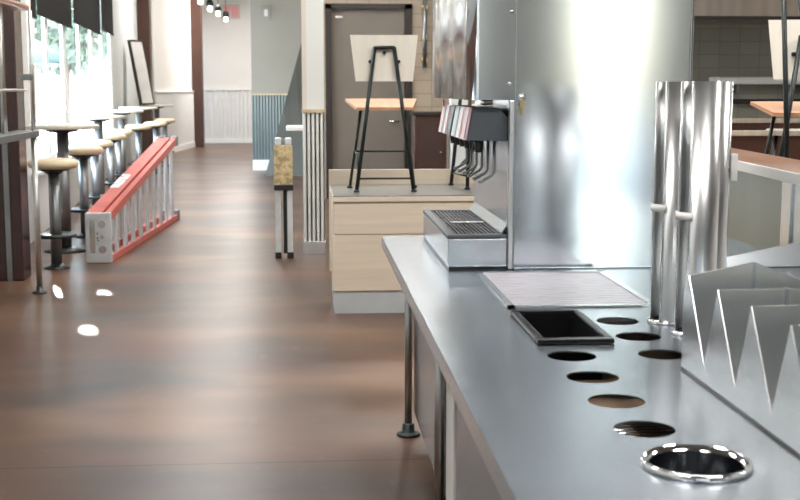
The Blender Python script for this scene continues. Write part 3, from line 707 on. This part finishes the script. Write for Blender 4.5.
# framed board leaning on the far table, triangular steel sheet, white side table
fb = thing('leaning_board', 'tall framed grey board leaning in the corner past the windows', 'board', (-3.17, 24.9, 1.167), math.radians(-26))
def lean(bm): 
    for v in bm.verts: v.co = Matrix.Rotation(math.radians(-11), 3, 'Y') @ v.co
    return bm
bm = B(); bx(bm, -.02, .02, -.21, .21, 0, 1.30); obj('panel', lean(bm), board_grey, fb)
bm = B()
for a in ((-.225, -.205, 0, 1.30), (.205, .225, 0, 1.30), (-.205, .205, 0, .03), (-.205, .205, 1.27, 1.30)): bx(bm, -.035, .03, *a)
obj('frame', lean(bm), frame_m, fb)
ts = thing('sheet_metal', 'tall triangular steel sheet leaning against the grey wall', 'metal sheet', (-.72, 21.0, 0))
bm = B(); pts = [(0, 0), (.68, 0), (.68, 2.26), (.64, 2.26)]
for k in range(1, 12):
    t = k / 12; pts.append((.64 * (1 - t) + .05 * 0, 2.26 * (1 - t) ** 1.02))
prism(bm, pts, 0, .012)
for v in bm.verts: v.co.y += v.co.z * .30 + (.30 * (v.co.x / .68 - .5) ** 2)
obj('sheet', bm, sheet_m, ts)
o = thing('side_table', 'white table edge showing left of the grey pillar', 'table', (.02, 13.9, 0))
box('table_top', white_pl, o, -.245, .16, -.25, .25, 1.03, 1.075, bev=.005); bm = B(); tube(bm, [(.04, 0, .02), (.04, 0, 1.03)], .03, 12); obj('column', bm, dark_steel, o)
bm = B(); lathe(bm, [(.10, 0), (.10, .012), (.04, .025)], 24, (.04, 0, 0)); obj('base', bm, black_iron, o)

# pink framed sign and pendant bulbs
o = thing('wall_sign', 'small pink panel in a grey frame high on the far white wall', 'sign', (-2.02, 33.95, 3.56)); box('frame', board_grey, o, -.25, .25, -.02, .04, -.19, .19, bev=.008)
for x0, x1 in ((-.20, -.02), (.02, .21)): box('panel', trims_pink, o, x0, x1, -.03, -.018, -.15, .15)
pend = [(-1.83, 22.0), (-1.82, 24.0), (-1.77, 25.5), (-1.75, 27.6)]
plab = ['pendant bulb nearest, cut by the top of the photo', 'second pendant bulb from the left', 'third pendant bulb from the left', 'rightmost and farthest pendant bulb, in front of the pink sign']
def pendant(l, x, y):
    t = thing('pendant_lamp', l, 'lamp', (x, y, 3.0), 0, 'pendant bulbs over the aisle')
    bm = B(); tube(bm, [(0, 0, .16), (0, 0, CEIL - 3.0)], .006, 8); obj('cord', bm, black, t)
    bm = B(); lathe(bm, [(0, .19), (.05, .17), (.075, .10), (.06, .06), (.03, .05)], 20); obj('socket', bm, black_iron, t)
    bm = B(); lathe(bm, [(0, -.050), (.036, -.038), (.050, -.006), (.04, .032), (.024, .055)], 20); obj('bulb', bm, bulb_m, t); return t
q0 = pendant(plab[0], *pend[0])
for p, l in zip(pend[1:], plab[1:]): dup(q0, (*p, 3.0), 0, l)

# ------------------------------------------------------------------ outdoors
bm = B(); bx(bm, -60, 60, -60, 90, -.30, -.15); struct(obj('ground', bm, pave))
um = thing('patio_umbrella', 'teal patio umbrella standing outside the near window', 'umbrella', (-5.35, 22.5, -.15))
bm = B(); lathe(bm, [(1.15, 2.10), (.75, 2.42), (.3, 2.62), (0, 2.70), (0, 2.66), (.3, 2.58), (.75, 2.38), (1.13, 2.08)], 8); obj('canopy', bm, umb_m, um)
bm = B(); tube(bm, [(0, 0, .05), (0, 0, 2.66)], .03, 10); obj('pole', bm, dark_steel, um)
bm = B(); lathe(bm, [(.3, 0), (.3, .05), (.05, .09)], 20); obj('base', bm, dark_steel, um)
hs = thing('outdoor_building', 'pale low building across the street outside the windows', 'building', (-14, 52, -.15), math.radians(20))
box('wall', stucco, hs, -7, 7, 0, 5, 0, 3.2); box('roof', bark_m, hs, -7.3, 7.3, -.3, 5.3, 3.2, 3.45)
for x in (-5, -1.5, 2, 5): box('window', dark_steel, hs, x - .6, x + .6, -.03, .02, 1, 2.2)
def tree(label, x, y, h):
    t = thing('seen_or_added_tree', label, 'tree', (x, y, -.15), 0, 'trees outside the windows')
    bm = B(); tube(bm, [(0, 0, 0), (.1, 0, h * .5), (0, .1, h * .7)], .16, 8, .07); obj('trunk', bm, bark_m, t)
    bm = B(); rnd = random.Random(int(y))
    for k in range(520):
        a, b_, r = rnd.random() * 2 * PI, rnd.random() * 2 - 1, h * .38 * rnd.random() ** .4
        c = V((r * math.cos(a) * math.sqrt(1 - b_ * b_), r * math.sin(a) * math.sqrt(1 - b_ * b_), h * .68 + r * .8 * b_))
        u = V((rnd.random() - .5, rnd.random() - .5, rnd.random() - .5)).normalized(); w = u.orthogonal().normalized(); s = .18 + .2 * rnd.random()
        plate(bm, [c - u * s, c + w * s * .6, c + u * s, c - w * s * .6], u.cross(w) * .02)
    obj('crown', bm, leaf_m, t)
tree('leafy tree seen through the near window above the umbrella', -8.6, 36, 5.2); tree('leafy tree seen through the middle window', -9.0, 47, 5.6)

# added tall tree, unseen crown blocks the low sun; gaps cut along sun rays
tt = thing('seen_or_added_tree', 'added tall tree outside, unseen crown blocking the sun except through cut gaps', 'tree', (-7.4, 33.4, -.15))
bm = B(); tube(bm, [(0, 0, 0), (.1, 0, 4), (0, .1, 8)], .22, 10, .12); obj('trunk', bm, bark_m, tt)
SUN = V((-.26, 1, .40)).normalized(); GAPS = [V(g) for g in ((-1.37, 7.62, 0), (-1.69, 8.32, 0), (-1.94, 9.55, 0), (-1.86, 9.2, 0), (-1.79, 8.95, 0), (-1.50, 9.0, 0))]
bm = B(); rnd = random.Random(11); cen = V((-7.3, 33.6, 9.6)); mid = V((-7.4, 33.4, -.15)); kept = 0
while kept < 3000:
    p = V((rnd.uniform(-1, 1), rnd.uniform(-1, 1), rnd.uniform(-1, 1)))
    if p.length > 1: continue
    p = cen + V((p.x * 4.4, p.y * 2.6, p.z * 5.0)); s = rnd.uniform(.16, .30); kept += 1
    if any(((p - g) - SUN * (p - g).dot(SUN)).length < s * .9 + .02 for g in GAPS): continue
    u = V((rnd.uniform(-1, 1), rnd.uniform(-.4, .4), rnd.uniform(-1, 1))).normalized(); w_ = u.cross(SUN).normalized()
    plate(bm, [p - mid - u * s, p - mid + w_ * s * .8, p - mid + u * s, p - mid - w_ * s * .8], SUN * .01)
for g in GAPS:
    for k in range(420):
        a_, r_ = rnd.uniform(0, 2 * PI), rnd.uniform(.10, .55); e1 = SUN.orthogonal().normalized(); e2 = SUN.cross(e1)
        p = g + SUN * (25.5 + rnd.uniform(-1, 1)) + e1 * (r_ * math.cos(a_)) + e2 * (r_ * math.sin(a_)); s = rnd.uniform(.05, .075)
        if any(((p - q) - SUN * (p - q).dot(SUN)).length < s * .8 + .008 for q in GAPS): continue
        u = e1 * math.cos(a_) + e2 * math.sin(a_); w_ = u.cross(SUN)
        plate(bm, [p - mid - u * s, p - mid + w_ * s, p - mid + u * s, p - mid - w_ * s], SUN * .008)
obj('crown', bm, leaf_m, tt)

# ------------------------------------------------------------------ light
w = bpy.data.worlds.new('World'); bpy.context.scene.world = w; w.use_nodes = True
nt = w.node_tree; bg = nt.nodes['Background']
sky = nt.nodes.new('ShaderNodeTexSky'); sky.sky_type = 'NISHITA'; sky.sun_disc = False; sky.sun_elevation = math.radians(38); sky.sun_rotation = math.radians(165); sky.air_density = 1; sky.dust_density = 3
hz = nt.nodes.new('ShaderNodeMixRGB'); hz.inputs[0].default_value = .75; hz.inputs[2].default_value = (.82, .92, 1.0, 1)
nt.links.new(sky.outputs[0], hz.inputs[1]); nt.links.new(hz.outputs[0], bg.inputs[0]); bg.inputs[1].default_value = 6.0

def light(kind, name, loc, rot, energy, col, **k):
    d = bpy.data.lights.new(name, kind); d.energy = energy; d.color = col
    for a, b_ in k.items(): setattr(d, a, b_)
    o = bpy.data.objects.new(name, d); C.objects.link(o); o.location = loc; o.rotation_euler = rot; return o
# the sun, low and almost along the window wall
sd = V((.26, -1, -.40)).normalized()
light('SUN', 'sun', (-8, 30, 12), sd.to_track_quat('-Z', 'Y').to_euler(), 45, (1, .95, .86), angle=.004)
# added ceiling panels, out of view, with fill lamps just below their diffusers
cl_pos = [(-.6, 1.2), (1.9, 1.2), (-.6, 5.0), (1.9, 5.6), (-1.0, 9.0), (1.6, 10.2), (-1.2, 13.5), (1.0, 14.2), (-1.6, 18.5), (-1.9, 25.5), (-1.6, 30.5), (4.6, 4.5), (4.8, 10.0)]
p0 = None
for i, (x, y) in enumerate(cl_pos):
    lab = 'added light panel, out of view on the dining room ceiling'
    if p0 is None:
        p0 = thing('added_ceiling_light', lab, 'ceiling light', (x, y, CEIL - .05), 0, 'added ceiling light panels')
        bm = B()
        for a in ((-.64, .64, -.34, -.30), (-.64, .64, .30, .34), (-.64, -.60, -.30, .30), (.60, .64, -.30, .30)): bx(bm, *a, 0, .05)
        obj('frame', bm, win_white, p0); box('diffuser', lamp_m, p0, -.60, .60, -.30, .30, .02, .03)
    else: dup(p0, (x, y, CEIL - .05), 0, lab)
    light('AREA', 'fill_lamp', (x, y, CEIL - .06), (0, 0, 0), [42, 42, 42, 42, 46, 46, 50, 50, 48, 75, 150, 60, 70][i], (1, .965, .92), shape='RECTANGLE', size=1.2, size_y=.6)

sc = bpy.context.scene
sc.view_settings.view_transform = 'Standard'; sc.view_settings.look = 'None'; sc.view_settings.gamma = 1; sc.view_settings.use_curve_mapping = False
sc.view_settings.exposure = .68
sc.cycles.sample_clamp_indirect = 6; sc.cycles.caustics_reflective = False; sc.cycles.caustics_refractive = False; sc.cycles.max_bounces = 10
